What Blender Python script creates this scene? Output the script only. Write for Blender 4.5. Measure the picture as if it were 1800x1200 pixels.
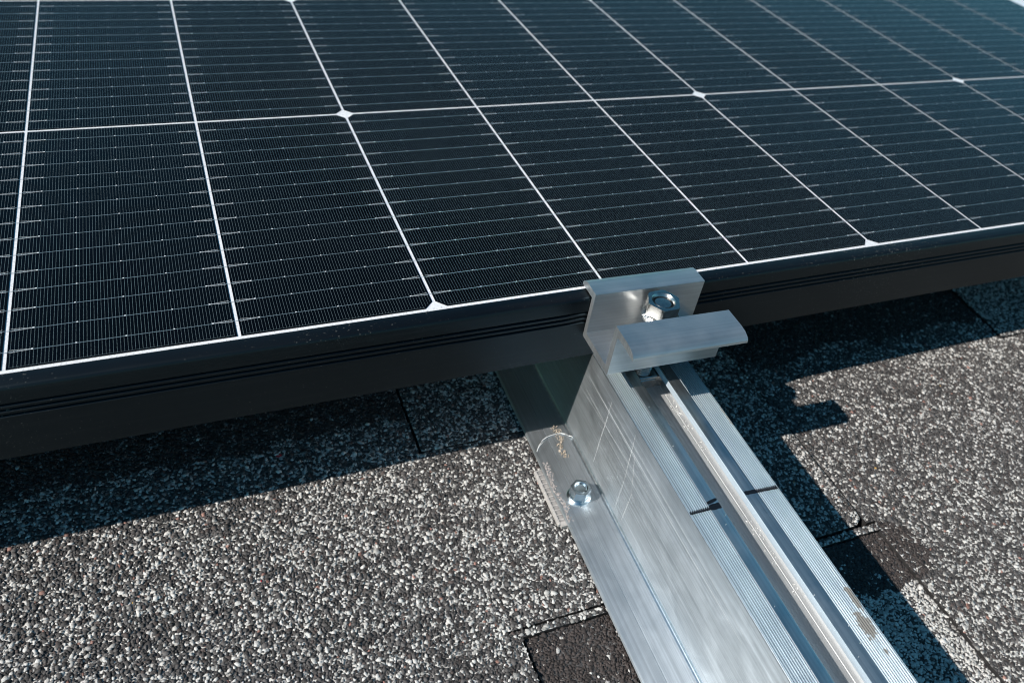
import bpy, bmesh, math, random
import numpy as np
from mathutils import Matrix, Vector

for o in list(bpy.data.objects):
    bpy.data.objects.remove(o, do_unlink=True)
scene = bpy.context.scene
COL = scene.collection

# ------------------------------------------------------------------ camera
cam_d = bpy.data.cameras.new('camera')
cam = bpy.data.objects.new('camera', cam_d)
COL.objects.link(cam)
CAM_POS = Vector((0.06193, -0.22007, 0.19295))
cr = Vector((0.92439, -0.36036, 0.12506)); cu = Vector((0.15406, 0.65263, 0.74185)); cf = Vector((0.34895, 0.66650, -0.65880))
cam.matrix_world = Matrix(((cr.x, cu.x, -cf.x, CAM_POS.x), (cr.y, cu.y, -cf.y, CAM_POS.y), (cr.z, cu.z, -cf.z, CAM_POS.z), (0, 0, 0, 1)))
cam_d.sensor_fit = 'HORIZONTAL'
cam_d.sensor_width = 36.0
cam_d.lens = 28.08
cam_d.clip_start = 0.01
cam_d.clip_end = 500.0
cam_d.dof.use_dof = True
cam_d.dof.focus_distance = 0.300
cam_d.dof.aperture_fstop = 15.0
scene.camera = cam

# ------------------------------------------------------------------ sky and sun
LIGHT_DIR = Vector((1.19, 0.134, -1.0)).normalized()
to_sun = -LIGHT_DIR
world = bpy.data.worlds.new('World')
scene.world = world
world.use_nodes = True
wn = world.node_tree.nodes; wl = world.node_tree.links
for n in list(wn): wn.remove(n)
w_out = wn.new('ShaderNodeOutputWorld'); w_bg = wn.new('ShaderNodeBackground'); w_sky = wn.new('ShaderNodeTexSky')
w_sky.sky_type = 'NISHITA'; w_sky.sun_disc = False
w_sky.sun_elevation = math.asin(to_sun.z)
w_sky.sun_rotation = math.atan2(to_sun.x, to_sun.y)
w_sky.air_density = 1.0; w_sky.dust_density = 0.0; w_sky.ozone_density = 3.0
w_bg.inputs['Strength'].default_value = 0.085
w_tint = wn.new('ShaderNodeMix'); w_tint.data_type = 'RGBA'; w_tint.blend_type = 'MULTIPLY'; w_tint.inputs[0].default_value = 1.0
w_tint.inputs[7].default_value = (0.50, 1.06, 1.00, 1)          # the photograph's cool-teal rendering of the whole sky
wl.new(w_sky.outputs['Color'], w_tint.inputs[6])
wl.new(w_tint.outputs[2], w_bg.inputs['Color'])
wl.new(w_bg.outputs['Background'], w_out.inputs['Surface'])

sun_d = bpy.data.lights.new('sun', 'SUN')
sun_d.energy = 5.0; sun_d.angle = math.radians(0.53); sun_d.color = (1.0, 0.945, 0.875)
sun = bpy.data.objects.new('sun', sun_d)
COL.objects.link(sun)
sun.rotation_euler = LIGHT_DIR.to_track_quat('-Z', 'Y').to_euler()
sun.location = (-2.0, -0.3, 2.0)

scene.view_settings.view_transform = 'Standard'
scene.view_settings.look = 'None'
scene.view_settings.exposure = 0.18
scene.view_settings.gamma = 1.0
scene.view_settings.use_curve_mapping = False
scene.render.engine = 'CYCLES'
scene.render.resolution_x = 1024; scene.render.resolution_y = 682
scene.cycles.caustics_reflective = True
scene.cycles.blur_glossy = 0.3
scene.cycles.filter_width = 1.05

rng = np.random.default_rng(7)
random.seed(7)

# ------------------------------------------------------------------ node helpers
class NT:
    def __init__(self, name):
        self.m = bpy.data.materials.new(name); self.m.use_nodes = True
        self.t = self.m.node_tree; self.n = self.t.nodes; self.l = self.t.links
        for x in list(self.n): self.n.remove(x)
        self.out = self.n.new('ShaderNodeOutputMaterial')
        self.b = self.n.new('ShaderNodeBsdfPrincipled')
        self.l.new(self.b.outputs[0], self.out.inputs['Surface'])
    def add(self, typ, **kw):
        x = self.n.new(typ)
        for k, v in kw.items(): setattr(x, k, v)
        return x
    def set(self, **kw):
        for k, v in kw.items():
            s = self.b.inputs[k.replace('_', ' ')]
            if hasattr(v, 'is_linked') or isinstance(v, bpy.types.NodeSocket): self.l.new(v, s)
            else: s.default_value = v
    def coord(self): return self.add('ShaderNodeTexCoord').outputs['Object']
    def mapping(self, vec, scale=(1, 1, 1), loc=(0, 0, 0), rot=(0, 0, 0)):
        m = self.add('ShaderNodeMapping'); m.inputs['Scale'].default_value = scale; m.inputs['Location'].default_value = loc; m.inputs['Rotation'].default_value = rot
        self.l.new(vec, m.inputs['Vector']); return m.outputs[0]
    def noise(self, vec, scale, detail=3, rough=0.5, dist=0.0):
        x = self.add('ShaderNodeTexNoise'); x.inputs['Scale'].default_value = scale; x.inputs['Detail'].default_value = detail
        x.inputs['Roughness'].default_value = rough; x.inputs['Distortion'].default_value = dist
        self.l.new(vec, x.inputs['Vector']); return x.outputs[0]
    def ramp(self, fac, stops, interp='LINEAR'):
        x = self.add('ShaderNodeValToRGB'); r = x.color_ramp; r.interpolation = interp
        while len(r.elements) > 1: r.elements.remove(r.elements[-1])
        r.elements[0].position = stops[0][0]; r.elements[0].color = self._c(stops[0][1])
        for p, c in stops[1:]:
            e = r.elements.new(p); e.color = self._c(c)
        self.l.new(fac, x.inputs[0]); return x.outputs[0]
    def _c(self, c):
        return (c, c, c, 1) if not hasattr(c, '__len__') else (c[0], c[1], c[2], 1)
    def math(self, op, a, b=None, clamp=False):
        x = self.add('ShaderNodeMath', operation=op, use_clamp=clamp)
        for i, v in enumerate((a, b)):
            if v is None: continue
            if isinstance(v, (int, float)): x.inputs[i].default_value = v
            else: self.l.new(v, x.inputs[i])
        return x.outputs[0]
    def mix(self, fac, a, b):
        x = self.add('ShaderNodeMix', data_type='RGBA')
        for s, v in ((x.inputs[0], fac), (x.inputs[6], a), (x.inputs[7], b)):
            if isinstance(v, (int, float)): s.default_value = v
            elif isinstance(v, tuple): s.default_value = self._c(v)
            else: self.l.new(v, s)
        return x.outputs[2]
    def bump(self, h, strength=0.3, dist=0.001):
        x = self.add('ShaderNodeBump'); x.inputs['Strength'].default_value = strength; x.inputs['Distance'].default_value = dist
        self.l.new(h, x.inputs['Height']); self.l.new(x.outputs[0], self.b.inputs['Normal']); return x

# ------------------------------------------------------------------ materials
def mat_cell():
    t = NT('monocrystalline_cell'); c = t.coord()
    n = t.noise(c, 18, 4)
    col = t.ramp(n, [(0.3, (0.001, 0.0014, 0.0026)), (0.7, (0.002, 0.0026, 0.0042))])
    d = t.noise(c, 900, 2)
    dust = t.ramp(d, [(0.76, 0.0), (0.80, 0.30)])
    col = t.mix(dust, col, (0.25, 0.25, 0.25))
    oi = t.add('ShaderNodeObjectInfo')
    cw = t.math('MULTIPLY', t.ramp(t.noise(c, 9, 5, 0.6, 0.8), [(0.3, 0.24), (0.7, 0.42)]), t.math('ADD', 0.78, t.math('MULTIPLY', oi.outputs['Random'], 0.44)))
    t.set(Base_Color=col, Roughness=0.10, IOR=1.235, Specular_IOR_Level=cw, Specular_Tint=(0.45, 0.95, 1.10, 1))
    return t.m
def mat_silver(name, col, rough, metallic=0.6):
    t = NT(name); t.set(Base_Color=(*col, 1), Roughness=rough, Metallic=metallic, Coat_Weight=0.6, Coat_Roughness=0.1, Coat_IOR=1.27); return t.m
def mat_backsheet():
    t = NT('white_backsheet'); c = t.coord()
    n = t.noise(c, 1400, 2)
    col = t.ramp(n, [(0.30, (0.52, 0.52, 0.53)), (0.5, (0.80, 0.80, 0.82))])
    t.set(Base_Color=col, Roughness=0.6, Coat_Weight=1.0, Coat_Roughness=0.10, Coat_IOR=1.27)
    return t.m
def mat_frame():
    t = NT('black_anodised_aluminium'); c = t.coord()
    big = t.noise(c, 9, 4)
    col = t.ramp(big, [(0.3, (0.002, 0.0023, 0.003)), (0.7, (0.0045, 0.0047, 0.0053))])
    streak = t.noise(t.mapping(c, (4, 60, 160)), 3, 4)
    sm = t.ramp(streak, [(0.52, 0.0), (0.80, 0.30)])
    col = t.mix(sm, col, (0.022, 0.022, 0.022))
    d = t.noise(c, 1100, 1.5)
    dens = t.noise(c, 14, 2)
    dd = t.math('MULTIPLY', t.math('SUBTRACT', dens, 0.42), 0.35)
    dm = t.ramp(t.math('ADD', d, dd), [(0.718, 0.0), (0.80, 0.28)])
    col = t.mix(dm, col, (0.30, 0.29, 0.26))
    ro = t.ramp(big, [(0.3, 0.30), (0.7, 0.42)])
    t.set(Base_Color=col, Roughness=ro, Specular_IOR_Level=0.34, Specular_Tint=(0.62, 0.95, 1.15, 1))
    t.bump(t.noise(c, 2500, 2), 0.12, 0.0002)
    return t.m
def mat_alu(name, base=(0.62, 0.63, 0.645), rough=0.36, metallic=0.75, axis='y', cloud=0.5, dark=0.0, scratch=1.0, aniso=0.0):
    """mill-finish extrusion: drawn lines along the given axis, cloudy handling marks"""
    t = NT(name); c = t.coord()
    sc = {'y': (1700, 9, 1700), 'x': (9, 1700, 1700), 'z': (1700, 1700, 9)}[axis]
    lines = t.noise(t.mapping(c, sc), 1.0, 4, 0.65)
    coarse = t.noise(t.mapping(c, tuple(x * 0.38 for x in sc)), 1.0, 3, 0.6)
    lines = t.math('ADD', t.math('MULTIPLY', lines, 0.6), t.math('MULTIPLY', coarse, 0.4))
    cl = t.noise(c, 30, 5, 0.62, 0.6)
    cl2 = t.noise(t.mapping(c, (1.0, 0.55, 1.0) if axis == 'y' else (0.5, 1, 1)), 95, 7, 0.66, 0.5)
    fine = t.noise(c, 1500, 2)
    v = t.ramp(lines, [(0.34, 0.80), (0.66, 1.10)])
    cm = t.ramp(cl2, [(0.40, 0.0), (0.80, 1.0)])
    b0 = tuple(x * (1 - dark) for x in base)
    col = t.mix(t.math('MULTIPLY', cm, cloud), b0, tuple(min(0.9, x * 1.28) for x in base))
    mul = t.add('ShaderNodeMix', data_type='RGBA', blend_type='MULTIPLY'); mul.inputs[0].default_value = scratch
    t.l.new(col, mul.inputs[6]); t.l.new(v, mul.inputs[7])
    met = t.ramp(cl, [(0.35, metallic), (0.75, max(0, metallic - 0.12))])
    ro = t.math('ADD', t.ramp(cl2, [(0.35, rough), (0.75, rough + 0.09)]), t.math('MULTIPLY', t.math('SUBTRACT', lines, 0.5), 0.2))
    t.set(Base_Color=mul.outputs[2], Metallic=met, Roughness=ro)
    if aniso:
        tg = t.add('ShaderNodeTangent', direction_type='RADIAL', axis=axis.upper()); t.l.new(tg.outputs[0], t.b.inputs['Tangent'])
        t.set(Anisotropic=aniso)
    h = t.math('ADD', t.math('MULTIPLY', lines, 1.0), t.math('MULTIPLY', fine, 0.4))
    t.bump(h, 0.06, 0.0002)
    return t.m
def mat_rail(name, base, rough, aniso, cloud, metallic=1.0):
    m = mat_alu(name, base=base, rough=rough, metallic=metallic, axis='y', cloud=cloud, aniso=aniso)
    t = m.node_tree; n = t.nodes; l = t.links
    b = [x for x in n if x.type == 'BSDF_PRINCIPLED'][0]
    old = b.inputs['Base Color'].links[0].from_socket; oldm = b.inputs['Metallic'].links[0].from_socket
    tc = [x for x in n if x.type == 'TEX_COORD'][0].outputs['Object']
    # dried mud stain near the outer edge of the ribbed top
    sep = n.new('ShaderNodeSeparateXYZ'); l.new(tc, sep.inputs[0])
    nz = n.new('ShaderNodeTexNoise'); nz.inputs['Scale'].default_value = 520; nz.inputs['Detail'].default_value = 5; l.new(tc, nz.inputs['Vector'])
    def M(op, a, bb, cl=False):
        x = n.new('ShaderNodeMath'); x.operation = op; x.use_clamp = cl
        for i, vv in enumerate((a, bb)):
            if isinstance(vv, (int, float)): x.inputs[i].default_value = vv
            else: l.new(vv, x.inputs[i])
        return x.outputs[0]
    def blob(cu_, cv_, ru, rv):
        a = M('DIVIDE', M('SUBTRACT', sep.outputs[0], cu_), ru); bb = M('DIVIDE', M('SUBTRACT', sep.outputs[1], cv_), rv)
        r = M('SQRT', M('ADD', M('MULTIPLY', a, a), M('MULTIPLY', bb, bb)), 0)
        r = M('ADD', r, M('MULTIPLY', M('SUBTRACT', nz.outputs[0], 0.5), 1.9))
        return M('MULTIPLY', M('MULTIPLY', M('SUBTRACT', 1.0, r), 4.0, True), 0.9)
    s = M('MAXIMUM', blob(0.0362, -0.1385, 0.0028, 0.0055), blob(0.0385, -0.1295, 0.0013, 0.0055))
    s = M('MAXIMUM', s, blob(0.0367, -0.1483, 0.0006, 0.0020))
    s = M('MAXIMUM', s, M('MULTIPLY', blob(0.0394, -0.045, 0.0006, 0.006), 0.7))
    st = n.new('ShaderNodeMix'); st.data_type = 'RGBA'
    l.new(s, st.inputs[0]); l.new(old, st.inputs[6]); st.inputs[7].default_value = (0.15, 0.135, 0.115, 1)
    l.new(st.outputs[2], b.inputs['Base Color'])
    l.new(M('MULTIPLY', oldm, M('SUBTRACT', 1.0, s)), b.inputs['Metallic'])
    return m
def mat_plain(name, col, rough=0.6, metallic=0.0, noise_scale=None, var=0.25, bump=0.0):
    t = NT(name)
    if noise_scale:
        c = t.coord(); nn = t.noise(c, noise_scale, 4)
        t.set(Base_Color=t.ramp(nn, [(0.3, tuple(x * (1 - var) for x in col)), (0.7, tuple(min(1, x * (1 + var)) for x in col))]))
        if bump: t.bump(nn, bump, 0.0005)
    else: t.set(Base_Color=(*col, 1))
    t.set(Roughness=rough, Metallic=metallic); return t.m
def mat_granule():
    t = NT('mineral_granules')
    a = t.add('ShaderNodeAttribute', attribute_name='gcol')
    c = t.coord()
    n = t.noise(c, 2600, 3)
    v = t.ramp(n, [(0.25, 0.72), (0.75, 1.15)])
    mul = t.add('ShaderNodeMix', data_type='RGBA', blend_type='MULTIPLY'); mul.inputs[0].default_value = 1.0
    t.l.new(a.outputs['Color'], mul.inputs[6]); t.l.new(v, mul.inputs[7])
    t.set(Base_Color=mul.outputs[2], Roughness=0.75, Specular_IOR_Level=0.35)
    t.bump(n, 0.35, 0.0003)
    return t.m
def mat_shingle(name, light):
    """granule coating for shingle surfaces away from the modelled granules"""
    t = NT(name); c = t.coord()
    v = t.add('ShaderNodeTexVoronoi'); v.inputs['Scale'].default_value = 640; t.l.new(c, v.inputs['Vector'])
    sep = t.add('ShaderNodeSeparateColor'); t.l.new(v.outputs['Color'], sep.inputs[0])
    zone = t.noise(c, 7, 3)
    k = t.math('ADD', sep.outputs[0], t.math('MULTIPLY', t.math('SUBTRACT', zone, 0.5), 0.5))
    lim = 1 - light
    col = t.ramp(k, [(0.0, (0.03, 0.03, 0.032)), (lim - 0.04, (0.085, 0.08, 0.08)), (lim, (0.40, 0.39, 0.37)), (1.0, (0.58, 0.57, 0.55))])
    t.set(Base_Color=col, Roughness=0.85)
    t.bump(v.outputs['Distance'], 0.9, 0.0012).invert = True
    return t.m

M_CELL = mat_cell()
M_FINGER = mat_silver('silver_contact_fingers', (0.22, 0.29, 0.31), 0.5, 0.1)
M_RIBBON = mat_silver('tinned_copper_ribbon', (0.34, 0.42, 0.46), 0.38, 0.5)
M_PAD = mat_silver('solder_pads', (0.72, 0.74, 0.76), 0.5, 0.0)
M_BACK = mat_backsheet()
M_FRAME = mat_frame()
M_RAIL = mat_rail('mill_finish_rail', (0.60, 0.64, 0.675), 0.51, 0.8, 0.65)
M_RAILTOP = mat_rail('smooth_rail_top', (0.58, 0.63, 0.65), 0.28, 0.3, 0.3)
M_RAILRIB = mat_rail('ribbed_rail_top', (0.62, 0.70, 0.745), 0.34, 0.0, 0.3, 0.88)
M_FILLET = mat_plain('highlight_rail_edge', (0.70, 0.76, 0.80), 0.30, 1.0, 500, 0.12)  # paler, shinier copy of the rail metal; fillet highlight put into the colour
M_LIP = mat_alu('lit_rail_slot_lip', base=(0.66, 0.76, 0.84), rough=0.45, metallic=0.45, axis='y', cloud=0.2)  # slot metal made brighter and bluer: light on the lip face painted in
M_SLOT = mat_alu('rail_slot', base=(0.56, 0.575, 0.585), rough=0.45, metallic=0.60, axis='y', cloud=0.3)
M_CLAMP = mat_alu('anodised_clamp_aluminium', base=(0.54, 0.56, 0.575), rough=0.40, metallic=0.95, axis='x', cloud=0.35, aniso=0.3, scratch=0.7)
M_SAW = mat_alu('saw_cut_aluminium', base=(0.48, 0.50, 0.515), rough=0.38, metallic=0.85, axis='z', cloud=1.0, scratch=1.0)
M_STEEL = mat_plain('stainless_steel', (0.42, 0.415, 0.40), 0.27, 1.0, 400, 0.15)
M_ZINC = mat_plain('blue_zinc_steel', (0.60, 0.68, 0.72), 0.24, 1.0, 400, 0.15)
M_GRAN = mat_granule()
M_ASPH = mat_plain('asphalt_base', (0.018, 0.017, 0.017), 0.8, 0, 300, 0.4, 0.6)
M_SHINGLE = mat_shingle('granule_coated_shingle', 0.36)
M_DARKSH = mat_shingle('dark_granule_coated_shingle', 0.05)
M_INK = mat_plain('black_marker_ink', (0.006, 0.007, 0.010), 0.35)
M_SCRATCH = mat_plain('bare_scratched_metal', (0.88, 0.88, 0.88), 0.5, 0.0)
M_PADR = mat_plain('grey_rubber', (0.40, 0.375, 0.355), 0.8, 0, 500, 0.2, 0.3)
M_FIBRE = mat_plain('white_fibre', (0.80, 0.80, 0.78), 0.5)
M_DRY = mat_plain('dry_plant_matter', (0.40, 0.33, 0.26), 0.9, 0, 900, 0.6, 0.4)
M_DUST = mat_plain('pinkish_mineral_dust', (0.33, 0.295, 0.28), 0.9, 0, 900, 0.4, 0.3)
M_CHIP = mat_plain('bright_aluminium_shavings', (0.80, 0.80, 0.78), 0.35, 0.5)
M_TEXT = mat_plain('stamped_lettering', (0.85, 0.85, 0.85), 0.5, 0.2)

# ------------------------------------------------------------------ mesh helpers
def mesh_obj(name, verts, faces, mat, parent=None, smooth=None):
    me = bpy.data.meshes.new(name); me.from_pydata([tuple(v) for v in verts], [], [tuple(f) for f in faces]); me.update()
    bm = bmesh.new(); bm.from_mesh(me); bmesh.ops.recalc_face_normals(bm, faces=bm.faces); bm.to_mesh(me); bm.free()
    if smooth is not None:
        for p in me.polygons: p.use_smooth = True
        me.set_sharp_from_angle(angle=math.radians(smooth))
    return link(name, me, mat, parent)
def link(name, me, mat=None, parent=None):
    o = bpy.data.objects.new(name, me); COL.objects.link(o)
    if mat is not None and len(me.materials) == 0: me.materials.append(mat)
    if parent is not None: o.parent = parent
    return o
def empty(name, loc, rz=0.0):
    o = bpy.data.objects.new(name, None); COL.objects.link(o); o.empty_display_size = 0.02
    o.location = loc; o.rotation_euler = (0, 0, rz); return o
def tag(o, label=None, category=None, group=None, kind=None):
    for k, v in (('label', label), ('category', category), ('group', group), ('kind', kind)):
        if v: o[k] = v
    return o
def extrude_profile(name, prof, axis, a0, a1, mat, parent=None, smooth=35, cap=True, mitre=0.0):
    """closed 2-D profile swept along x (profile = y,z) or y (profile = x,z)"""
    n = len(prof); V = []
    for a, sgn in ((a0, 1), (a1, -1)):
        for p in prof:
            s = a + sgn * mitre * p[0]
            V.append((s, p[0], p[1]) if axis == 'x' else (p[0], s, p[1]))
    F = [(i, (i + 1) % n, n + (i + 1) % n, n + i) for i in range(n)]
    if cap: F += [tuple(range(n)), tuple(range(2 * n - 1, n - 1, -1))]
    return mesh_obj(name, V, F, mat, parent, smooth)
def lathe(name, prof, seg, mat, parent=None, centre=(0, 0), smooth=40, rfun=None):
    """prof = (r,z) from outside bottom to the axis; rfun(theta, r, k) may reshape the radius"""
    V = []; F = []
    for k, (r, z) in enumerate(prof):
        for i in range(seg):
            th = 2 * math.pi * i / seg
            rr = rfun(th, r, k) if rfun else r
            V.append((centre[0] + rr * math.cos(th), centre[1] + rr * math.sin(th), z))
    for k in range(len(prof) - 1):
        for i in range(seg):
            j = (i + 1) % seg
            F.append((k * seg + i, k * seg + j, (k + 1) * seg + j, (k + 1) * seg + i))
    F.append(tuple(range((len(prof) - 1) * seg, len(prof) * seg)))
    F.append(tuple(reversed(range(seg))))
    return mesh_obj(name, V, F, mat, parent, smooth)
def tube(pts, r, seg=6):
    V = []; F = []
    P = [Vector(p) for p in pts]
    for i, p in enumerate(P):
        d = (P[min(i + 1, len(P) - 1)] - P[max(i - 1, 0)]).normalized()
        a = d.orthogonal().normalized(); b = d.cross(a)
        rr = r[i] if hasattr(r, '__len__') else r
        for k in range(seg):
            t = 2 * math.pi * k / seg
            V.append(p + (a * math.cos(t) + b * math.sin(t)) * rr)
    for i in range(len(P) - 1):
        for k in range(seg):
            j = (k + 1) % seg
            F.append((i * seg + k, i * seg + j, (i + 1) * seg + j, (i + 1) * seg + k))
    F += [tuple(reversed(range(seg))), tuple(range((len(P) - 1) * seg, len(P) * seg))]
    return V, F
def box(x0, x1, y0, y1, z0, z1):
    V = [(x0, y0, z0), (x1, y0, z0), (x1, y1, z0), (x0, y1, z0), (x0, y0, z1), (x1, y0, z1), (x1, y1, z1), (x0, y1, z1)]
    return V, [(3, 2, 1, 0), (4, 5, 6, 7), (0, 1, 5, 4), (1, 2, 6, 5), (2, 3, 7, 6), (3, 0, 4, 7)]
def join(parts):
    V = []; F = []
    for v, f in parts:
        o = len(V); V += list(v); F += [tuple(i + o for i in q) for q in f]
    return V, F

# ================================================================== ROOF
ROOF_Z = -0.0890
roof = mesh_obj('roof_deck', *box(-4.0, 5.0, -3.5, 5.5, -0.35, ROOF_Z - 0.004), M_ASPH)
tag(roof, 'dark asphalt shingle roof under the panel and rail', None, None, 'structure')

def vnoise(x, y, s, seed):
    """smooth value noise in numpy"""
    r = np.random.default_rng(seed).random((64, 64))
    X = x * s + 17.3; Y = y * s + 9.1
    xi = np.floor(X).astype(int); yi = np.floor(Y).astype(int); fx = X - xi; fy = Y - yi
    fx = fx * fx * (3 - 2 * fx); fy = fy * fy * (3 - 2 * fy)
    g = lambda a, b: r[a % 64, b % 64]
    return (g(xi, yi) * (1 - fx) + g(xi + 1, yi) * fx) * (1 - fy) + (g(xi, yi + 1) * (1 - fx) + g(xi + 1, yi + 1) * fx) * fy

DX0, DX1, DY0, DY1 = -0.125, 0.665, -0.235, 0.082     # where single granules are modelled
# name, outline, height of the coated face, colour rule
def zone_field(x, y):
    p = 0.31 + 0.22 * (vnoise(x, y, 38, 3) - 0.5) + 0.10 * (vnoise(x, y, 150, 5) - 0.5)
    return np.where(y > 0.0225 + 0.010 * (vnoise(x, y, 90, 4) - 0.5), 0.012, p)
def zone_tooth(x, y):
    return 0.36 + 0.22 * (vnoise(x, y, 38, 6) - 0.5)
def zone_strip(x, y): return 0.40 + 0 * x
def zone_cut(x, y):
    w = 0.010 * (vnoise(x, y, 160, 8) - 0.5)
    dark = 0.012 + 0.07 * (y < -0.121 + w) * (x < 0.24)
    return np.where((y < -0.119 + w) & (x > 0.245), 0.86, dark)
def zone_right(x, y):
    p = 0.23 + 0.20 * (vnoise(x, y, 38, 9) - 0.5) + 0.10 * (vnoise(x, y, 150, 5) - 0.5)
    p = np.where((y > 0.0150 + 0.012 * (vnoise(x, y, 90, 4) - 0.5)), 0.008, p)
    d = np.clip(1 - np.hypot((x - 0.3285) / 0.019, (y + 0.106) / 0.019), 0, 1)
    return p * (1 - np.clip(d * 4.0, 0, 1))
def zone_far(x, y): return 0.56 + 0.15 * (vnoise(x, y, 38, 12) - 0.5)

B = 0.70
PIECES = [
    ([(-B, -0.0925), (0.1486, -0.0925), (0.1486, -0.0900), (0.2300, -0.0900), (0.2300, 0.0020), (0.1412, 0.0020), (0.1440, 0.62), (-B, 0.62)], -0.0868, zone_field),
    ([(-B, -0.0925), (-B, -0.36), (0.1528, -0.36), (0.1528, -0.0925)], -0.0868, zone_field),
    ([(0.1424, 0.0024), (0.2304, 0.0024), (0.2304, -0.0900), (0.3185, -0.0900), (0.3228, -0.0875), (0.3236, -0.0830), (0.3236, 0.62), (0.1452, 0.62)], -0.0860, zone_tooth),
    ([(0.1490, -0.0936), (0.3300, -0.0944), (0.3300, -0.0912), (0.1490, -0.0908)], -0.0870, zone_strip),
    ([(0.1543, -0.36), (0.3282, -0.36), (0.3282, -0.0948), (0.1543, -0.0940)], -0.0887, zone_cut),
    ([(0.3284, -0.36), (1.3, -0.36), (1.3, -0.0900), (0.3304, -0.0900), (0.3304, -0.0948), (0.3284, -0.0950)], -0.0868, zone_right),
    ([(0.3250, -0.0900), (1.3, -0.0900), (1.3, -0.0035), (0.5032, -0.0035), (0.5100, 0.0600), (0.5100, 0.62), (0.3250, 0.62)], -0.0868, zone_right),
    ([(0.5045, -0.0030), (1.3, -0.0030), (1.3, 0.62), (0.5112, 0.62), (0.5112, 0.0600)], -0.0853, zone_far),
]
def inside(poly, x, y):
    c = np.zeros(x.shape, bool); n = len(poly)
    for i in range(n):
        x0, y0 = poly[i]; x1, y1 = poly[(i + 1) % n]
        if y0 == y1: continue
        k = ((y0 > y) != (y1 > y)) & (x < (x1 - x0) * (y - y0) / (y1 - y0) + x0)
        c ^= k
    return c
def dist_edge(poly, x, y):
    d = np.full(x.shape, 9.0); n = len(poly)
    for i in range(n):
        ax, ay = poly[i]; bx, by = poly[(i + 1) % n]
        L = (bx - ax) ** 2 + (by - ay) ** 2
        t = np.clip(((x - ax) * (bx - ax) + (y - ay) * (by - ay)) / L, 0, 1)
        d = np.minimum(d, np.hypot(x - ax - t * (bx - ax), y - ay - t * (by - ay)))
    return d

YAW = math.radians(1.644)
RO = np.array([0.2118, -0.0092])
def rc_uv(x, y):
    dx = x - RO[0]; dy = y - RO[1]
    return dx * math.cos(YAW) - dy * math.sin(YAW), dx * math.sin(YAW) + dy * math.cos(YAW)

def granule_mesh(name, x, y, z, light, rng, brown):
    n = len(x)
    ring = 5
    ang = np.linspace(0, 2 * np.pi, ring, endpoint=False)[None, :] + rng.uniform(0, 6.28, (n, 1)) + rng.normal(0, 0.20, (n, ring))
    size = np.clip(rng.lognormal(0, 0.28, n), 0.5, 1.9) * 0.00073
    
    asp = rng.uniform(0.50, 0.95, n)
    th = rng.uniform(0, np.pi, n)
    rad = size[:, None] * rng.uniform(0.74, 1.32, (n, ring))
    px = np.cos(ang) * rad; py = np.sin(ang) * rad * asp[:, None]
    c, s = np.cos(th)[:, None], np.sin(th)[:, None]
    qx = px * c - py * s; qy = px * s + py * c
    h = size * rng.uniform(0.28, 0.62, n)
    tx = rng.normal(0, 0.17, n); ty = rng.normal(0, 0.17, n)       # tilt of each grain
    zoff = rng.normal(0, 0.00014, n)
    V = np.zeros((n, 2 * ring, 3), np.float32)
    lay = [(1.0, -0.60 * h), (0.84, 0.45 * h)]
    for k, (f, hz) in enumerate(lay):
        ff = f * (rng.uniform(0.86, 1.14, (n, ring)) if k == 1 else 1.0)
        ax = qx * ff; ay = qy * ff
        V[:, k * ring:(k + 1) * ring, 0] = x[:, None] + ax
        V[:, k * ring:(k + 1) * ring, 1] = y[:, None] + ay
        V[:, k * ring:(k + 1) * ring, 2] = z[:, None] + hz[:, None] + ax * tx[:, None] + ay * ty[:, None] + zoff[:, None] + (rng.normal(0, 0.05, (n, ring)) * size[:, None] if k else 0)
    tri = []
    for k in (0,):
        for i in range(ring):
            j = (i + 1) % ring
            tri += [(k * ring + i, k * ring + j, (k + 1) * ring + j), (k * ring + i, (k + 1) * ring + j, (k + 1) * ring + i)]
    for i in range(1, ring - 1): tri.append((ring, ring + i, ring + i + 1))
    tri = np.array(tri, np.int32); nt = len(tri)
    T = (tri[None] + (np.arange(n, dtype=np.int32) * 2 * ring)[:, None, None]).reshape(-1, 3)
    me = bpy.data.meshes.new(name)
    me.vertices.add(n * 2 * ring); me.vertices.foreach_set('co', V.reshape(-1))
    me.loops.add(len(T) * 3); me.loops.foreach_set('vertex_index', T.reshape(-1))
    me.polygons.add(len(T)); me.polygons.foreach_set('loop_start', np.arange(0, len(T) * 3, 3, dtype=np.int32))
    me.polygons.foreach_set('loop_total', np.full(len(T), 3, np.int32))
    me.update(calc_edges=True)
    r = rng.random(n)
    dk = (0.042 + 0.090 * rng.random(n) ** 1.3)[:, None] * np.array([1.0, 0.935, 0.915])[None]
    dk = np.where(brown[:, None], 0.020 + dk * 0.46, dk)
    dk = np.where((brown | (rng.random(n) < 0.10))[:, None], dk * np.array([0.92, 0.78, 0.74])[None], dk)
    lt = (0.22 + 0.46 * rng.random(n) ** 0.55)[:, None] * np.array([1.0, 0.975, 0.93])[None]
    col = np.where(light[:, None], lt, dk)
    col = np.where(((r < 0.008) & ~brown)[:, None], np.array([0.30, 0.17, 0.14])[None] * rng.uniform(0.6, 1.3, (n, 1)), col)
    col = np.where((r > 0.99985)[:, None], np.array([0.50, 0.03, 0.04])[None], col)
    col = np.where(((r > 0.9998) & (r <= 0.99985))[:, None], np.array([0.50, 0.30, 0.09])[None], col)
    A = np.ones((n, 2 * ring, 4), np.float32); A[:, :, :3] = col[:, None, :]
    at = me.attributes.new('gcol', 'FLOAT_COLOR', 'POINT'); at.data.foreach_set('color', A.reshape(-1))
    return me

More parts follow.
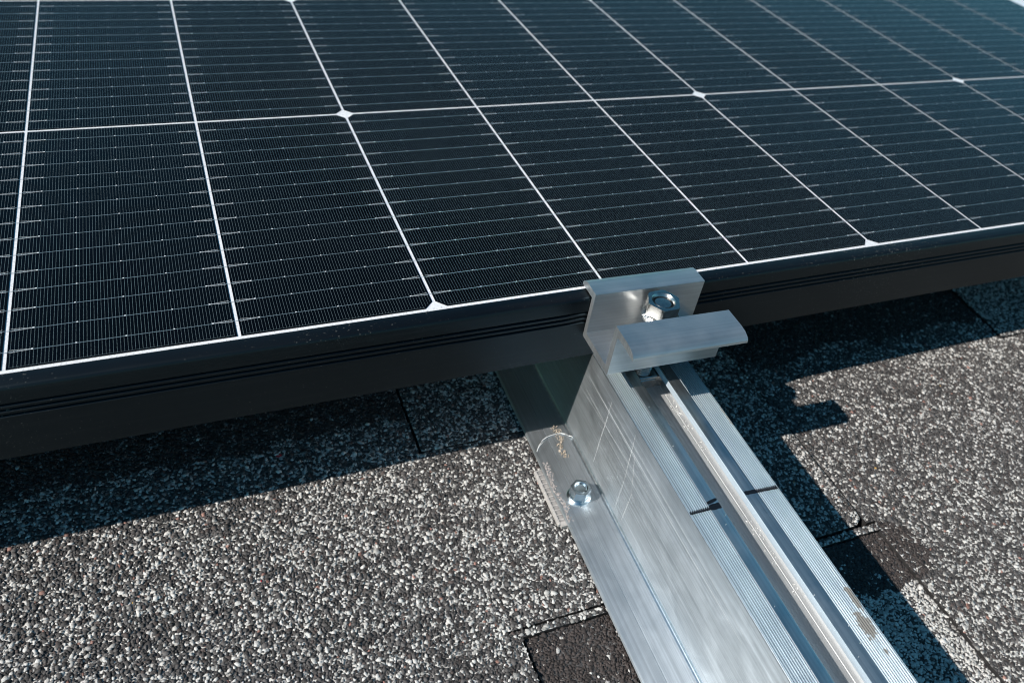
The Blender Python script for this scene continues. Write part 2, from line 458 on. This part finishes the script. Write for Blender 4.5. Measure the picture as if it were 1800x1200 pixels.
SP = 0.00115
gx, gy = np.meshgrid(np.arange(DX0, DX1, SP), np.arange(DY0, DY1, SP * 0.866))
gx = gx + (np.arange(gx.shape[0]) % 2)[:, None] * SP * 0.5
gx = (gx + rng.normal(0, SP * 0.24, gx.shape)).ravel(); gy = (gy + rng.normal(0, SP * 0.24, gy.shape)).ravel()
ru, rv = rc_uv(gx, gy)
keep = ~((ru > -0.0195) & (ru < 0.0595))                                   # nothing under the rail
keep &= ~((ru > -0.0240) & (ru < -0.01) & (rv > -0.0445) & (rv < -0.0135))  # nor under the rubber pad
keep &= ~((gy > 0.060) & (gx < 0.10))
# skip far corners the grains would not be seen in (camera side)
keep &= ~((gy < -0.165) & (gx < 0.02)) & ~((gx > 0.42) & (gy < -0.16))
gx, gy = gx[keep], gy[keep]
for poly, zt, rule in PIECES:
    n = len(poly)
    V = [(a, b, zt - 0.0004) for a, b in poly] + [(a, b, ROOF_Z - 0.0045) for a, b in poly]
    F = [tuple(range(n)), tuple(range(2 * n - 1, n - 1, -1))] + [(i, (i + 1) % n, n + (i + 1) % n, n + i) for i in range(n)]
    sh = mesh_obj('shingle', V, F, M_DARKSH if rule is zone_cut else M_SHINGLE, roof)
    sh.data.materials.append(M_ASPH)                                     # cut edges are bare asphalt
    for f_ in sh.data.polygons:
        if abs(f_.normal.z) < 0.5: f_.material_index = 1
    k = inside(poly, gx, gy)
    if rule in (zone_tooth, zone_strip, zone_cut): k[k] &= dist_edge(poly, gx[k], gy[k]) > (0.00040 if rule is zone_tooth else 0.00010)
    if rule is zone_right and poly[0][1] > -0.2: k &= gx > 0.32545
    x, y = gx[k], gy[k]
    if len(x) == 0: continue
    p = rule(x, y)
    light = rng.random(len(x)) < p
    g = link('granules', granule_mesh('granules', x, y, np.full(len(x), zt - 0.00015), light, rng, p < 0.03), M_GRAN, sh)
    g['kind'] = 'stuff'
# plain courses of shingles further out
for k in range(-6, 8):
    y1 = -0.36 - 0.143 * (k + 6) if k < 1 else None
    if y1 is None: continue
    xs = -1.9
    while xs < 2.3:
        wdt = random.uniform(0.14, 0.30); zt = -0.0872 + random.choice((0.0, 0.0012))
        sh = mesh_obj('shingle', *box(xs, xs + wdt - 0.001, y1 - 0.1415, y1 - 0.0005, ROOF_Z - 0.0045, zt), M_SHINGLE, roof)
        xs += wdt

# ================================================================== SOLAR PANEL
PX = 0.0715; ROWP = 0.1586; CW = 0.0702; CH = 0.1570
I0, I1, ROWS = -13, 11, 6
FY = -0.0088                                   # outer face of the front frame bar
XL = I0 * PX - 0.031; XR = I1 * PX + 0.031
YB = ROWS * ROWP + 0.0085
panel = empty('solar_panel', (XL, FY, -0.031))
tag(panel, 'black framed solar panel with dark cells and white grid lines resting on the rail', 'solar panel')
PO = Vector((XL, FY, -0.031))
def pl(v): return (v[0] - PO.x, v[1] - PO.y, v[2] - PO.z)
V, F = box(XL + 0.002, XR - 0.002, FY + 0.002, YB - 0.002, -0.0052, -0.00025)
mesh_obj('backsheet', [pl(v) for v in V], F, M_BACK, panel)

# frame bars: y outward-negative profile (distance in from outer face, height), extruded with mitred ends
H = 0.031
fp = [(0.0, 0.0), (0.0, H - 0.0148)]
gz = [0.0213, 0.0236, 0.0259]                  # three ridges pressed into the outer face (heights above the bottom)
for g in (0.0188, 0.0211, 0.0234):             # grooves with a sloping lower lip
    fp += [(0.0, g), (0.00012, g + 0.00006), (0.00035, g + 0.00026), (0.0009, g + 0.00045), (0.0009, g + 0.0011), (0.0001, g + 0.0013), (0.0, g + 0.0014)]
fp += [(0.0, H - 0.0010), (0.00012, H - 0.0005), (0.00042, H + 0.00005), (0.0008, H + 0.00036), (0.0013, H + 0.0005), (0.0064, H + 0.0005), (0.0066, H + 0.00042), (0.0067, H + 0.0002), (0.0067, H - 0.0006),
       (0.0016, H - 0.0006), (0.0016, 0.0016), (0.0260, 0.0016), (0.0260, 0.0)]
fp = [p for i, p in enumerate(fp) if i != 1]
def frame_bar(a, b):
    """bar from corner a to corner b (panel outline, anticlockwise seen from above)"""
    a = Vector(a); b = Vector(b); d = (b - a); L = d.length; d.normalize(); nrm = Vector((-d.y, d.x, 0))
    n = len(fp); V = []
    for s, sg in ((0.0, 1), (L, -1)):
        for q, h in fp:
            V.append(a + d * (s + sg * (q + 0.00004)) + nrm * q + Vector((0, 0, h)))
    F = [(i, (i + 1) % n, n + (i + 1) % n, n + i) for i in range(n)] + [tuple(range(n)), tuple(range(2 * n - 1, n - 1, -1))]
    return mesh_obj('frame_bar', V, F, M_FRAME, panel, 40)
W_, D_ = XR - XL, YB - FY
cs = [(0, 0, 0), (W_, 0, 0), (W_, D_, 0), (0, D_, 0)]
for i in range(4): frame_bar(cs[i], cs[(i + 1) % 4])

CHAM = 0.0037
def cell_mesh(name, left, right):
    o = [(CHAM, 0), (0, CHAM), (0, CH - CHAM), (CHAM, CH)] if left else [(0, 0), (0, CH)]
    r = [(CW - CHAM, CH), (CW, CH - CHAM), (CW, CHAM), (CW - CHAM, 0)] if right else [(CW, CH), (CW, 0)]
    o = (o + r)[::-1]
    n = len(o)
    V = [(a, b, 0.0) for a, b in o] + [(a, b, -0.0003) for a, b in o]
    F = [tuple(range(n)), tuple(range(2 * n - 1, n - 1, -1))] + [(i, n + i, n + (i + 1) % n, (i + 1) % n) for i in range(n)]
    me = bpy.data.meshes.new(name); me.from_pydata(V, [], F); me.materials.append(M_CELL); me.update(); return me
def yrange(x, left, right):
    y0, y1 = 0.0006, CH - 0.0006
    if left and x < CHAM: y0 += CHAM - x; y1 -= CHAM - x
    if right and x > CW - CHAM: y0 += x - CW + CHAM; y1 -= x - CW + CHAM
    return y0, y1
RIB = [0.0082 + 0.01079 * k for k in range(14)]
def finger_mesh(name, left, right):
    q = []; w = 0.000024; zz = 0.00006
    nf = 62
    for i in range(nf):
        x = 0.0009 + (CW - 0.0018) * i / (nf - 1); y0, y1 = yrange(x, left, right)
        q.append(([(x - w, y0, zz), (x + w, y0, zz), (x + w, y1, zz), (x - w, y1, zz)], [(0, 1, 2, 3)]))
    xa = CHAM if left else 0.0009; xb = CW - CHAM if right else CW - 0.0009
    for yy in (0.0006, CH - 0.0006):
        q.append(([(xa, yy - w, zz + 0.00002), (xb, yy - w, zz + 0.00002), (xb, yy + w, zz + 0.00002), (xa, yy + w, zz + 0.00002)], [(0, 1, 2, 3)]))
    V, F = join(q)
    me = bpy.data.meshes.new(name); me.from_pydata(V, [], F); me.materials.append(M_FINGER); me.update(); return me
def ribbon_mesh(name):
    q = []; r = random.Random(3)
    w = 0.000085; h = 0.00014
    for y in RIB:
        # round tinned wire, following very slightly uneven line, passing over the gap to the next cell
        n = 7; xs = [-0.0007 + (CW + 0.0014) * i / n for i in range(n + 1)]
        ys = [y + r.uniform(-0.00006, 0.00006) for _ in xs]; V = []; F = []
        for x, yy in zip(xs, ys): V += [(x, yy - w, 0.00008), (x, yy - w * 0.5, h), (x, yy + w * 0.5, h), (x, yy + w, 0.00008)]
        for i in range(n):
            for k in range(3): F.append((4 * i + k, 4 * (i + 1) + k, 4 * (i + 1) + k + 1, 4 * i + k + 1))
        q.append((V, F))
    V, F = join(q)
    me = bpy.data.meshes.new(name); me.from_pydata(V, [], F); me.materials.append(M_RIBBON); me.update(); return me
def pad_mesh(name):
    q = []; r = random.Random(5); zz = 0.00020
    def bar(x0, y0, x1, y1, w, z=zz):
        d = Vector((x1 - x0, y1 - y0)); d.normalize(); nx, ny = -d.y * w, d.x * w
        q.append(([(x0 - nx, y0 - ny, z), (x1 - nx, y1 - ny, z), (x1 + nx, y1 + ny, z), (x0 + nx, y0 + ny, z)], [(0, 1, 2, 3)]))
    for y in RIB:
        for sg, xe, xt in ((1, 0.0006, 0.0072), (-1, CW - 0.0006, CW - 0.0072)):
            bar(xe, y - 0.00062, xt, y, 0.00005); bar(xe, y + 0.00062, xt, y, 0.00005, zz + 0.00002)
            for kk in range(1, 5):                       # rungs where the fork crosses fingers
                xx = xe + (xt - xe) * kk / 5.5; hh = 0.00062 * (1 - kk / 5.5)
                bar(xx, y - hh, xx, y + hh, 0.000025, zz - 0.00004)
            bar(xt - 0.0003, y, xt + 0.0003, y, 0.00028, zz + 0.00004)
        for fx in (0.285, 0.50, 0.715):
            xx = CW * fx + r.uniform(-0.0004, 0.0004); bar(xx - 0.00026, y, xx + 0.00026, y, 0.00024, zz + 0.00004)
    V, F = join(q)
    me = bpy.data.meshes.new(name); me.from_pydata(V, [], F); me.materials.append(M_PAD); me.update(); return me
kinds = {0: (True, False), 1: (False, False), 2: (False, True)}
CM = {k: cell_mesh('solar_cell', *v) for k, v in kinds.items()}
FM = {k: finger_mesh('contact_fingers', *v) for k, v in kinds.items()}
RM, PM = ribbon_mesh('busbar_ribbons'), pad_mesh('solder_pads')
for j in range(ROWS):
    for c in range(I0, I1):
        k = (c - 2) % 3
        cell = link('solar_cell', CM[k], None, panel)
        cell.location = pl((c * PX + (PX - CW) / 2, j * ROWP, 0.0))
        for nm, me in (('contact_fingers', FM[k]), ('busbar_ribbons', RM), ('solder_pads', PM)):
            link(nm, me, None, cell)['kind'] = 'stuff'

# ================================================================== MOUNTING RAIL
RZ = -0.085
rail = empty('mounting_rail', (RO[0], RO[1], RZ), -YAW)
tag(rail, 'silver aluminium mounting rail with ribbed top, bolt slot and screwed side flange', 'rail')
TOP = -0.031 - RZ
mm = 0.001
def ribs(u0, u1, n):
    out = []; p = (u1 - u0) / n
    for i in range(n):
        for f, d in ((0.0, -0.62), (0.12, -0.48), (0.24, -0.16), (0.40, 0.0), (0.60, 0.0), (0.76, -0.16), (0.88, -0.48)):
            out.append((u0 + (i + f) * p, d))
    out.append((u1, -0.62)); return out
prof = [(-20.7, -54), (-20.7, -52.4), (-20.3, -52.0), (-12.35, -52.0), (-12.05, -52.32), (-11.75, -52.0), (-1.5, -52.0), (-0.8, -51.88), (-0.3, -51.55), (-0.08, -51.1), (0, -50.5),
        (0, -0.55), (0.1, -0.2), (0.3, -0.05)] + ribs(0.42, 8.6, 9) + [(8.8, 0.0), (13.25, 0.0), (13.5, -0.12), (13.6, -0.4), (13.6, -3.0), (13.3, -3.3), (9.2, -3.3), (9.2, -9.85),
        (26.8, -9.85), (27.0, -10.15), (27.25, -9.85), (30.4, -9.85), (30.4, -3.9), (25.9, -3.9), (25.5, -3.4), (25.0, -3.0), (25.0, -0.35), (25.1, -0.1), (25.3, 0.0), (30.25, 0.0)] + ribs(30.4, 39.6, 10) + \
       [(39.75, -0.05), (39.95, -0.25), (40, -0.55), (40, -50.0), (40.12, -50.8), (40.5, -51.4), (41.2, -51.85), (42.2, -52.0), (60.3, -52.0), (60.7, -52.4), (60.7, -54), (38.2, -54), (38.2, -11.8), (1.8, -11.8), (1.8, -54)]
extrude_profile('rail_body', [(u * mm, z * mm + TOP) for u, z in prof], 'y', -0.62, 1.02, M_RAIL, rail, 32)
rb = rail.children[0].data
for m_ in (M_RAILTOP, M_RAILRIB, M_SLOT, M_FILLET, M_LIP): rb.materials.append(m_)
for p in rb.polygons:
    u_, z_ = p.center.x / mm, (p.center.z - TOP) / mm
    if abs(p.normal.y) > 0.5: continue
    if 24.9 < u_ < 25.2 and -3.2 < z_ < -0.05: p.material_index = 5
    elif 9.0 < u_ < 30.5 and -10.5 < z_ < -0.2: p.material_index = 3
    elif z_ > -0.7 and (0.3 < u_ < 8.7 or 30.3 < u_ < 39.7): p.material_index = 2
    elif z_ > -0.3 and 0.3 < u_ < 39.7: p.material_index = 1
    elif (-1.2 < u_ < 0.0 and -51.95 < z_ < -50.6) or (0.0 < u_ < 0.3 and z_ > -0.5): p.material_index = 4

# marker lines that follow the ribbed surface
top_prof = [p for p in prof if -0.7 <= p[1] <= 0.01 and p[0] not in (13.6, 25.0) and 0 <= p[0] <= 40]
def marker(u0, u1, v0, v1, w, taper=False):
    pts = [p for p in top_prof if u0 <= p[0] <= u1]
    fine = []
    for a, b in zip(pts[:-1], pts[1:]):
        fine.append(a)
        nn = int((b[0] - a[0]) / 0.5)
        for k in range(1, nn): fine.append((a[0] + (b[0] - a[0]) * k / nn, a[1] + (b[1] - a[1]) * k / nn))
    fine.append(pts[-1]); V = []; F = []
    rr = random.Random(int(u0 * 10 + abs(v0)))
    for i, (u, z) in enumerate(fine):
        f = (u - u0) / (u1 - u0); v = v0 + (v1 - v0) * f
        ww = w * (0.55 + 0.45 * min(1, (z + 0.45) / 0.2)) * rr.uniform(0.85, 1.15)
        dz = -0.25 * ww if z < -0.2 else 0
        if taper: ww *= 0.55 + 0.45 * math.sin(math.pi * min(1, max(0.05, f)))
        V += [(u * mm, (v + dz - ww) * mm, z * mm + TOP + 0.00003), (u * mm, (v + dz + ww) * mm, z * mm + TOP + 0.00003)]
    for i in range(len(fine) - 1): F.append((2 * i, 2 * i + 2, 2 * i + 3, 2 * i + 1))
    return V, F
mk1 = mesh_obj('marker_line', *marker(25.2, 39.7, -81.8, -82.2, 0.85), M_INK, rail)
mk1['label'] = 'black marker pen stroke on the outer half of the rail top'
mk2 = mesh_obj('marker_line', *join([marker(0.2, 9.0, -84.6, -84.4, 0.7), marker(8.8, 13.5, -84.3, -84.1, 1.2), marker(8.8, 13.5, -82.3, -81.3, 0.75, True)]), M_INK, rail)
mk2['label'] = 'black marker pen stroke on the inner half of the rail top'

# scratches on the side wall (v, z in mm from the rail origin and top)
scr = [((-22.6, -6.2), (-22.0, -45), 0.10), ((-43.3, -3.6), (-45.6, -26), 0.10), ((-45.6, -26), (-45.9, -48.7), 0.07), ((-46.1, -10.2), (-53, -29.8), 0.07), ((-53, -28.7), (-52.3, -48.7), 0.08),
       ((-1, -11.8), (-79.2, -12.6), 0.09), ((3.5, -22.4), (-75.9, -17.0), 0.06), ((-7.2, -11.9), (-57.3, -13.5), 0.05), ((-1.4, -19.3), (-27.3, -20), 0.06), ((-20, -9.0), (-130, -9.6), 0.06),
       ((-60, -14.0), (-128, -13.2), 0.08), ((-15, -24), (-70, -24.3), 0.04), ((-30, -30), (-95, -29.5), 0.03)]
q = []; rr = random.Random(2)
for (v0, z0), (v1, z1), w in scr:
    d = Vector((v1 - v0, z1 - z0)); L = d.length; d.normalize(); nx = Vector((-d.y, d.x)); n = 8; V = []; F = []
    for i in range(n + 1):
        f = i / n; c = Vector((v0, z0)) + d * L * f + nx * rr.uniform(-0.12, 0.12); ww = w * 0.75 * (0.35 + 0.65 * math.sin(math.pi * max(0.03, min(0.97, f))))
        for s in (-1, 1):
            p = c + nx * ww * s; V.append((-0.00003, p.x * mm, p.y * mm + TOP))
    for i in range(n): F.append((2 * i, 2 * i + 2, 2 * i + 3, 2 * i + 1))
    q.append((V, F))
scm = mesh_obj('scratch_marks', *join(q), M_SCRATCH, rail); scm['kind'] = 'stuff'

# pinkish dust smeared along the flange edge beside the screw
q = []
for i in range(300):
    v = rr.uniform(-45, -12); u = -20.2 + abs(rr.gauss(0, 1.1)) + 0.6 * math.sin(v * 0.3) ; s = rr.uniform(0.10, 0.28)
    V, F = box((u - s) * mm, (u + s) * mm, (v - s) * mm, (v + s * rr.uniform(0.6, 1.5)) * mm, -52.0 * mm + TOP, (-52.0 + s * rr.uniform(0.3, 0.7)) * mm + TOP)
    V = [(x + rr.uniform(-0.08, 0.08) * mm, y + rr.uniform(-0.08, 0.08) * mm, z) for x, y, z in V]
    q.append((V, F))
dus = mesh_obj('mineral_dust', *join(q), M_DUST); dus.location = rail.location; dus.rotation_euler = rail.rotation_euler
tag(dus, 'pinkish mineral dust smeared along the rail flange edge beside the screw', 'dust', None, 'stuff')

# ================================================================== MID CLAMP with bolt and nut
clamp = empty('mid_clamp', (RO[0], RO[1], -0.0188), -YAW)
tag(clamp, 'silver U shaped mid clamp with bolt and nut gripping the panel edge', 'clamp')
CZ = 0.0188
cp = [(9.0, 1.25), (9.0, 2.3), (8.3, 3.2), (7.2, 4.0), (5.6, 4.5), (-2.25, 4.5), (-2.5, 4.25), (-2.5, -15.3), (-2.8, -15.7), (-21.0, -15.7), (-21.3, -15.4), (-21.3, 4.25), (-21.5, 4.5), (-31.0, 4.5), (-34.2, 4.1), (-36.5, 3.1), (-37.3, 2.1), (-37.4, 1.0), (-36.9, 0.7),
      (-34, 1.1), (-25.4, 1.3), (-24.4, 0.8), (-24.2, 0.2), (-24.2, -18.3), (-23.8, -18.8), (-0.5, -18.8), (-0.1, -18.4), (-0.1, 1.25)]
extrude_profile('clamp_body', [(v * mm, z * mm + CZ) for v, z in cp], 'x', -0.0074, 0.0425, M_CLAMP, clamp, 30)
cb = clamp.children[0].data; cb.materials.append(M_SAW)
for p in cb.polygons:
    if abs(p.normal.x) > 0.9: p.material_index = 1

NU, NV = 0.0191, -0.0104
NTOP = 0.0040 + CZ
AF = 0.0125
def hexr(th, af=AF, rot=math.radians(4)):
    a = (th - rot) % (math.pi / 3) - math.pi / 6
    return af / 2 / math.cos(a)
def nut_r(th, r, k):
    if k in (3, 4): return hexr(th)                       # hexagon sides
    if k == 5: return min(hexr(th), AF / 2 * 1.10)        # chamfered rim
    return r
nut_prof = [(0.0078, NTOP - 0.0078), (0.0078, NTOP - 0.0069), (0.0070, NTOP - 0.0060), (0.0, NTOP - 0.0058), (0.0, NTOP - 0.00055), (0.0, NTOP - 0.00005), (0.0060, NTOP), (0.0049, NTOP), (0.0046, NTOP - 0.0003), (0.0041, NTOP - 0.0012), (0.0041, NTOP - 0.0024), (0.0001, NTOP - 0.0024)]
nut = lathe('flange_nut', nut_prof, 96, M_STEEL, clamp, (NU, NV), 25, nut_r)
# threaded bolt: thread ridges, rounded end, square neck and hammer head down in the slot
bp = []
z = -0.0360 + CZ
while z < NTOP - 0.0020:
    bp += [(0.00335, z), (0.00395, z + 0.0005), (0.00395, z + 0.00062), (0.00335, z + 0.00112)]; z += 0.00125
bp += [(0.0036, NTOP - 0.0016), (0.0033, NTOP - 0.0011), (0.0026, NTOP - 0.0009), (0.0004, NTOP - 0.00085)]
lathe('bolt', bp, 32, M_STEEL, clamp, (NU, NV), 30)
def hb(u0, u1, v0, v1, z0, z1, ch):
    V = []
    for zz, i in ((z0, 0), (z1 - ch, 0), (z1, ch)):
        V += [(u0 + i, v0 + i, zz), (u1 - i, v0 + i, zz), (u1 - i, v1 - i, zz), (u0 + i, v1 - i, zz)]
    F = [(3, 2, 1, 0), (8, 9, 10, 11)]
    for k in (0, 4):
        for i in range(4): F.append((k + i, k + (i + 1) % 4, k + 4 + (i + 1) % 4, k + 4 + i))
    return V, F
c0, c1 = NU, NV
mesh_obj('bolt_head', *join([hb(c0 - 0.0051, c0 + 0.0051, c1 - 0.0051, c1 + 0.0051, -0.0405 + CZ, -0.0352 + CZ, 0.0009), hb(c0 - 0.0088, c0 + 0.0088, c1 - 0.0047, c1 + 0.0047, -0.0408 + CZ, -0.0346 + CZ, 0.0004)]), M_STEEL, clamp)
# stamped lettering on the nut flange
cu_ = bpy.data.curves.new('nut_lettering', 'FONT'); cu_.body = 'A2-70'; cu_.size = 0.0021; cu_.extrude = 0.00004; cu_.align_x = 'CENTER'; cu_.resolution_u = 3
tmp = bpy.data.objects.new('nut_lettering_curve', cu_); COL.objects.link(tmp)
bpy.context.view_layer.update()
tme = bpy.data.meshes.new_from_object(tmp.evaluated_get(bpy.context.evaluated_depsgraph_get()))
bpy.data.objects.remove(tmp, do_unlink=True)
vs = np.array([v.co[:] for v in tme.vertices])
th0 = math.radians(196)
for v, c in zip(tme.vertices, vs):
    rad = 0.0060 + c[1] * 0.0 ; rr_ = 0.00715 - c[1] * 0.55 - 0.0001 ; rr_ = 0.0079 - (c[1]) * 0.85
    t_ = th0 + c[0] / 0.0070
    rr_ = max(0.0064, min(0.0078, rr_))
    zz_ = NTOP - 0.0069 + (0.0078 - rr_) * 1.0 + 0.00006 + c[2]
    v.co = (NU + rr_ * math.cos(t_), NV + rr_ * math.sin(t_), zz_)
tme.update()
lt = link('nut_lettering', tme, M_TEXT, nut)

# ================================================================== FLANGE SCREW
scw = empty('flange_screw', (0.1999, -0.0424, -0.083), 0.0)
tag(scw, 'shiny zinc hexagon head screw fixing the rail flange to the roof', 'screw')
SA = 0.0080
def scr_r(th, r, k):
    if k in (0, 1, 2): return hexr(th, SA, math.radians(33))
    if k == 3: return min(hexr(th, SA, math.radians(33)), SA / 2 * 1.10)
    return r
sp = [(0.0053, 0.0), (0.0053, 0.0007), (0.0049, 0.0011), (0.0045, 0.0014), (0, 0.0016), (0, 0.0059), (0, 0.00635), (0.0030, 0.0064), (0.0026, 0.0062), (0.0023, 0.0054), (0.0002, 0.0052)]
lathe('flange', sp[:4] + [(0.0043, 0.00150)], 64, M_ZINC, scw, (0, 0), 25)
sp = [(0, 0.0012)] + sp[4:]
lathe('hexagon_head', sp, 96, M_ZINC, scw, (0, 0), 25, scr_r)

# ================================================================== RUBBER PAD under the flange
padr = empty('rubber_pad', (RO[0], RO[1], -0.0870), -YAW)
tag(padr, 'grey ribbed rubber pad sticking out under the rail flange', 'pad')
PZ = 0.0
u0, u1, v0, v1 = -24.2, -19.0, -43.8, -14.4
base = join([box(u0 * mm, u1 * mm, v0 * mm, v1 * mm, 0.0003, 0.00145)])
mesh_obj('pad_base', *base, mat_plain('shaded_grey_rubber', (0.27, 0.255, 0.245), 0.85, 0, 500, 0.2, 0.3), padr)  # darker copy of the pad rubber; shade between the ribs put into the colour
def slab(a, b, c, d, z0, z1, i=0.12):
    return hb(a * mm, b * mm, c * mm, d * mm, z0, z1, i * mm)
mesh_obj('pad_rim', *join([slab(u0 - 0.05, u0 + 1.0, v0 - 0.05, v1 + 0.05, 0.0002, 0.0021)]), M_PADR, padr)
nr = 12
for i in range(nr + 1):
    v = v0 + (v1 - v0) * i / nr
    w = 0.28 if 0 < i else 1.2
    mesh_obj('pad_rib', *slab(u0 + 1.0, u1, v - w, v + w, 0.0002, 0.00190), M_PADR, padr)

# ================================================================== SMALL DEBRIS ON THE RAIL
def rail_thing(o):
    o.location = (RO[0], RO[1], -0.083); o.rotation_euler = (0, 0, -YAW); return o
arc = [(-19.9, -5.6, 0.25), (-17.6, -2.4, 0.5), (-14.9, 0.0, 0.7), (-12.6, 1.2, 0.6), (-10.2, 1.9, 0.45), (-8.2, 2.3, 0.3), (-6.3, 2.5, 0.3), (-4.8, 2.2, 0.4), (-3.2, 1.2, 0.5), (-1.7, -0.5, 0.8), (-0.6, -1.9, 1.2)]
V, F = tube([(a * mm, b * mm, c * mm) for a, b, c in arc], [0.00012, 0.00016, 0.0002, 0.0002, 0.00016, 0.00012, 0.00012, 0.0002, 0.00024, 0.00024, 0.00012])
V2, F2 = tube([(-19.4 * mm, -4.6 * mm, 0.0003), (-17.2 * mm, -2.6 * mm, 0.0006), (-14.6 * mm, -0.7 * mm, 0.0003)], [0.00006, 0.00009, 0.00005])
rail_thing(tag(mesh_obj('dry_grass_fibre', *join([(V, F), (V2, F2)]), M_FIBRE, None, 60), 'curved white dry grass fibre lying across the rail flange', 'fibre'))
q = []; r5 = random.Random(11)
cl = [(-7.2, 7.6), (-6.2, 4.6), (-5.7, 2.2), (-6.0, -1.3), (-8.0, -4.8), (-8.0, -7.9), (-7.9, -11.4)]
for i in range(70):
    f = r5.random() * (len(cl) - 1); a = int(f); t_ = f - a
    u = cl[a][0] * (1 - t_) + cl[a + 1][0] * t_ + r5.gauss(0, 0.8); v = cl[a][1] * (1 - t_) + cl[a + 1][1] * t_
    L = r5.uniform(0.3, 1.1); an = r5.uniform(0, 3.14)
    q.append(tube([((u - L * math.cos(an)) * mm, (v - L * math.sin(an)) * mm, 0.0002), (u * mm, v * mm, r5.uniform(0.0004, 0.0010)), ((u + L * math.cos(an + 0.5)) * mm, (v + L * math.sin(an + 0.5)) * mm, 0.0003)], [0.00008, r5.uniform(0.0001, 0.00024), 0.00006], 5))
for i in range(12):
    v = r5.uniform(-11.5, -6.0); u = -8.0 + r5.gauss(0, 0.5); s = r5.uniform(0.2, 0.5)
    Vb, Fb = box((u - s) * mm, (u + s) * mm, (v - s) * mm, (v + s) * mm, 0, s * 0.8 * mm)
    q.append(([(x + r5.uniform(-.2, .2) * mm, y + r5.uniform(-.2, .2) * mm, zz) for x, y, zz in Vb], Fb))
rail_thing(tag(mesh_obj('dry_plant_crumbs', *join(q), M_DRY), 'brown dry plant crumbs in a line on the rail flange', 'debris', None, 'stuff'))
q = []
for k in range(95):
    v = r5.choice((-20, -28, -29, -30, -38, -40, -52, -90, -93, -104, -117)) + r5.gauss(0, 2.6); u = r5.choice((27.0, 28.4, 26.3)) + r5.gauss(0, 0.7)
    u = max(24.8, min(30.1, u)); zb = -9.85 * mm - 0.031 + 0.083
    L = r5.uniform(0.15, 0.65); an = r5.uniform(0, 6.28)
    pts = [((u + L * f * math.cos(an + f)) * mm, (v + L * f * math.sin(an + f)) * mm, zb + 0.00012 + abs(f) * r5.uniform(0, 0.0003)) for f in (-1, 0, 1)]
    q.append(tube(pts, r5.uniform(0.00006, 0.00017), 4))
for k in range(26):
    v = r5.uniform(-150, -30); u = r5.choice((r5.uniform(0.5, 13), r5.uniform(25.5, 39))); L = r5.uniform(0.08, 0.22)
    q.append(tube([((u - L) * mm, v * mm, 0.0521), ((u + L) * mm, (v + L) * mm, 0.0522)], 0.00010, 4))
rail_thing(tag(mesh_obj('metal_shavings', *join(q), M_CHIP), 'tiny bright metal shavings lying in the rail slot and on its ribs', 'shavings', None, 'stuff'))
